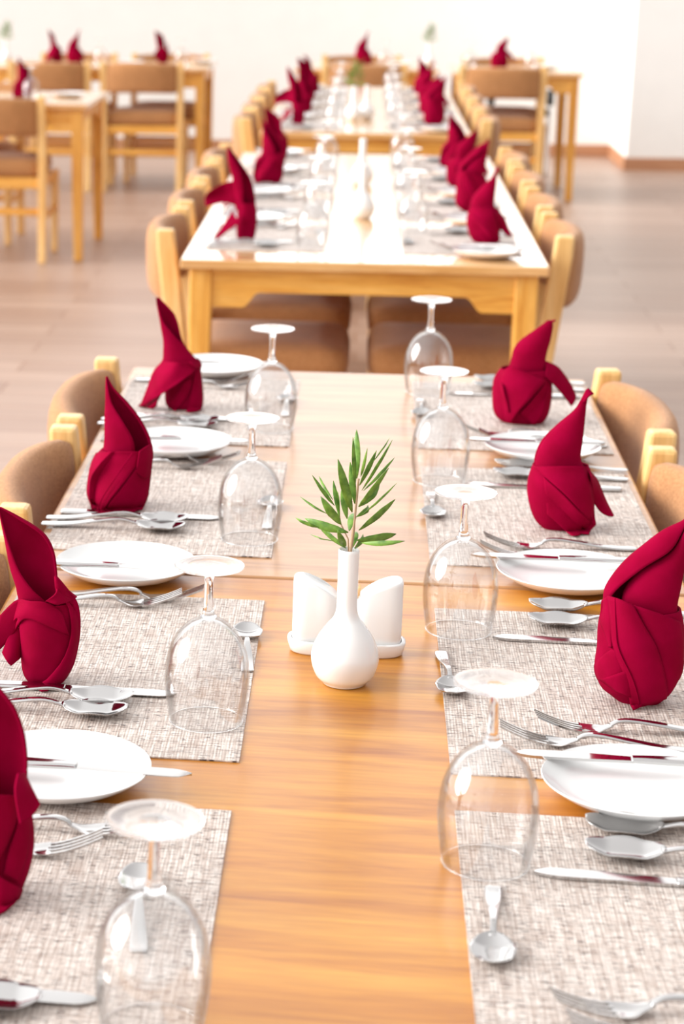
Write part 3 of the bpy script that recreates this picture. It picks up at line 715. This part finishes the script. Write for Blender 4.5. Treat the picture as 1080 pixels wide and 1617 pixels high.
def make_sprig():
    t = empty('leafy_sprig'); k = 5900.; rl = random.Random(3)
    def P(u, v, y=0): return Vector(((u-408)/k, y, .1445+(755-v)/k/.95 - y*.3))
    bm = bmesh.new(); tube(bm, cr([(0,0,.03), (0,0,.12), tuple(P(428,660)), tuple(P(440,480,.002)), tuple(P(448,330,.003))], 18), [.0016]*10+[.0011]*8, 8)
    tube(bm, [(.001,0,.12), tuple(P(400,690,.003)), tuple(P(352,600,.006)), tuple(P(330,500,.01))], .0008, 6)
    obj('stem', bm, 'twig', t)
    bm = bmesh.new()
    for (a, b_, wd, yy) in LEAVES:
        A = P(a[0], a[1], yy*.006); B_ = P(b_[0], b_[1], yy*.045); n_ = 9; D = (B_-A); side = Vector((D.z, 0, -D.x)).normalized()
        tw = rl.uniform(-.7, .7); nrm = D.normalized().cross(side); sd = side*math.cos(tw)+nrm*math.sin(tw)
        rows = []
        for i in range(n_):
            u = i/(n_-1); hw = wd/k*.80*(math.sin(PI*min(u*.97+.02, 1))**.8); c_ = A.lerp(B_, u) - nrm*.006*math.sin(PI*u)*rl.uniform(.6, 1)
            rows.append([c_-sd*hw, c_+nrm*hw*.35, c_+sd*hw])
        grid(bm, rows)
    obj('leaves', bm, 'leaf', t, solid=-.0004)
    return t
vase = make_vase(); vase.location = (-.003, 2.112, TZ); tag(vase, 'white porcelain bud vase with round belly holding the green sprig', 'vase')
sprig = make_sprig(); sprig.location = (-.003, 2.112, TZ); tag(sprig, 'green narrow-leaved sprig standing in the white vase', 'plant sprig')
# tray carries two slanted shakers and a toothpick cup
def rounded(bm, cx, cy, hx, hy, zs, q=.45, seg=40, top=None, inset=None):
    rows = []
    for z, s_ in zs:
        row = []
        for k in range(seg):
            a = 2*PI*k/seg; ca, sa = math.cos(a), math.sin(a)
            x = cx+math.copysign(abs(ca)**q, ca)*hx*s_; y = cy+math.copysign(abs(sa)**q, sa)*hy*s_
            row.append((x, y, top(x, z) if top else z))
        rows.append(row)
    V = grid(bm, rows, True); bm.faces.new(V[0]); bm.faces.new(V[-1])
CY = 2.217
def make_tray():
    bm = bmesh.new(); rounded(bm, 0, 0, .064, .026, [(0, .90), (.002, .95), (.014, 1.0), (.0155, .985), (.0155, .93), (.007, .91)], .62, 48)
    return obj('condiment_tray', bm, 'china', angle=70)
def make_shaker(s):
    # slanted top: higher at the outer side
    H = .084
    def top(x, z):
        if z < .02: return z
        t_ = max(0, min(1, ((x*s)-.006)/.050)); hh = .058+(H-.058)*(math.sin(t_*PI/2)**.9)
        return .008+(z-.008)*(hh-.008)/(H-.008)
    t = None
    bm = bmesh.new(); rounded(bm, s*.0335, 0, .0255, .0185, [(.008, .93), (.010, .98), (.03, 1.0), (.05, 1.0), (H-.005, 1.0), (H-.002, .985), (H-.0005, .94), (H, .84)], .55, 44, top)
    return obj('salt_shaker' if s < 0 else 'pepper_shaker', bm, 'china', angle=80)
def make_cup():
    bm = bmesh.new(); lathe(bm, [(0, .008), (.0105, .008), (.0120, .012), (.0125, .054), (.0118, .0555), (.0108, .054), (.0105, .014), (0, .014)], 32, sy=.9); return obj('toothpick_cup', bm, 'china')
tray = make_tray(); sh1 = make_shaker(-1); sh2 = make_shaker(1); cup = make_cup()
for o_, lb, ct in ((tray, 'white oval tray under the shakers behind the vase', 'tray'), (sh1, 'white slant-topped shaker left of the vase', 'shaker'),
                   (sh2, 'white slant-topped shaker right of the vase', 'shaker'), (cup, 'white toothpick cup between the two shakers behind the vase', 'cup')):
    o_.location = (-.002, CY, TZ + (.0 if o_ is tray else .0)); tag(o_, lb, ct)
bm = bmesh.new(); tube(bm, [(0,0,0), (0,0,.003), (0,0,.058), (0,0,.062)], [.0002, .0010, .0010, .0002], 8); pick = obj('toothpick', bm, 'pick')
for k in range(9):
    o = pick if k == 0 else pick.copy()
    if k: C.objects.link(o)
    a = k*2.4; o.location = (-.002+.0045*math.cos(a), CY+.004*math.sin(a), TZ+.0145)
    o.rotation_euler = (-.09*math.sin(a), .10*math.cos(a)+.04, 0)
    tag(o, 'wooden toothpick standing in the white cup between the shakers', 'toothpick', 'toothpicks in the white cup')
# further vases and sets
def cp(o, x, y, label, cat, group):
    c_ = copy_tree(o); c_.location = (x, y, TZ); return tag(c_, label, cat, group)
for x, y, nm, sp_ in ((.004, 5.99, 'second run, nearer of its pair', False), (.001, 6.84, 'second run, farther of its pair', False), (-.042, 9.36, 'third run, left of its pair', True), (.012, 9.42, 'third run, right of its pair', False),
                      (.39, 13.6, 'back table behind the third run', True), (-2.26, 13.6, 'back left table', True)):
    v_ = cp(vase, x, y, 'white bud vase on the '+nm, 'vase', 'distant bud vases')
    if sp_: cp(sprig, x, y, 'green sprig in the vase on the '+nm, 'plant sprig', 'distant sprigs')

# ------------------------------------------------------------------ outlying tables
def put_small(kind, x, y, label, cat, group): return put(kind, (x, y, ZM if kind != 'plate' else TZ+.0008), 0, label, cat, group)
for k, (kind, x, y, lb, r) in enumerate((
    (1, -1.65, 10.42, 'crimson napkin beside the upturned glass on the separate left table', .2), (0, -1.84, 10.42, 'crimson napkin cut by the left edge on the separate left table', 0),
    (2, -1.94, 13.55, 'left of the paired crimson napkins on the back left table', .1), (4, -1.80, 13.40, 'right of the paired crimson napkins on the back left table', .2), (0, -1.25, 13.45, 'crimson napkin at the right part of the back left table', .5),
    (4, -.02, 13.45, 'crimson napkin on the back table behind the third run', .3), (5, .80, 13.30, 'crimson napkin on the back right table', .2))):
    napkin(kind, x, y, lb, 'napkins on the outlying tables', rz=r, s=1.12)
for x, y, lb in ((-1.60, 10.35, 'on the separate left table'), (-1.62, 13.30, 'left of the lone napkin on the back left table'), (-1.12, 13.32, 'right of the lone napkin on the back left table'), (.12, 13.3, 'on the back table behind the third run'),
                 (.62, 13.2, 'left of the napkin on the back right table'), (.98, 13.2, 'right of the napkin on the back right table')):
    put_small('glass', x, y, 'upturned stemmed glass '+lb, 'glass', 'glasses on the outlying tables')
for x, y, lb in ((-1.46, 10.62, 'on the separate left table'), (-1.45, 13.5, 'on the back left table'), (-1.02, 13.7, 'at the right corner of the back left table'), (.2, 13.6, 'on the back table behind the third run'), (1.08, 13.45, 'on the back right table')):
    put_small('plate', x, y, 'white side plate '+lb, 'plate', 'plates on the outlying tables')
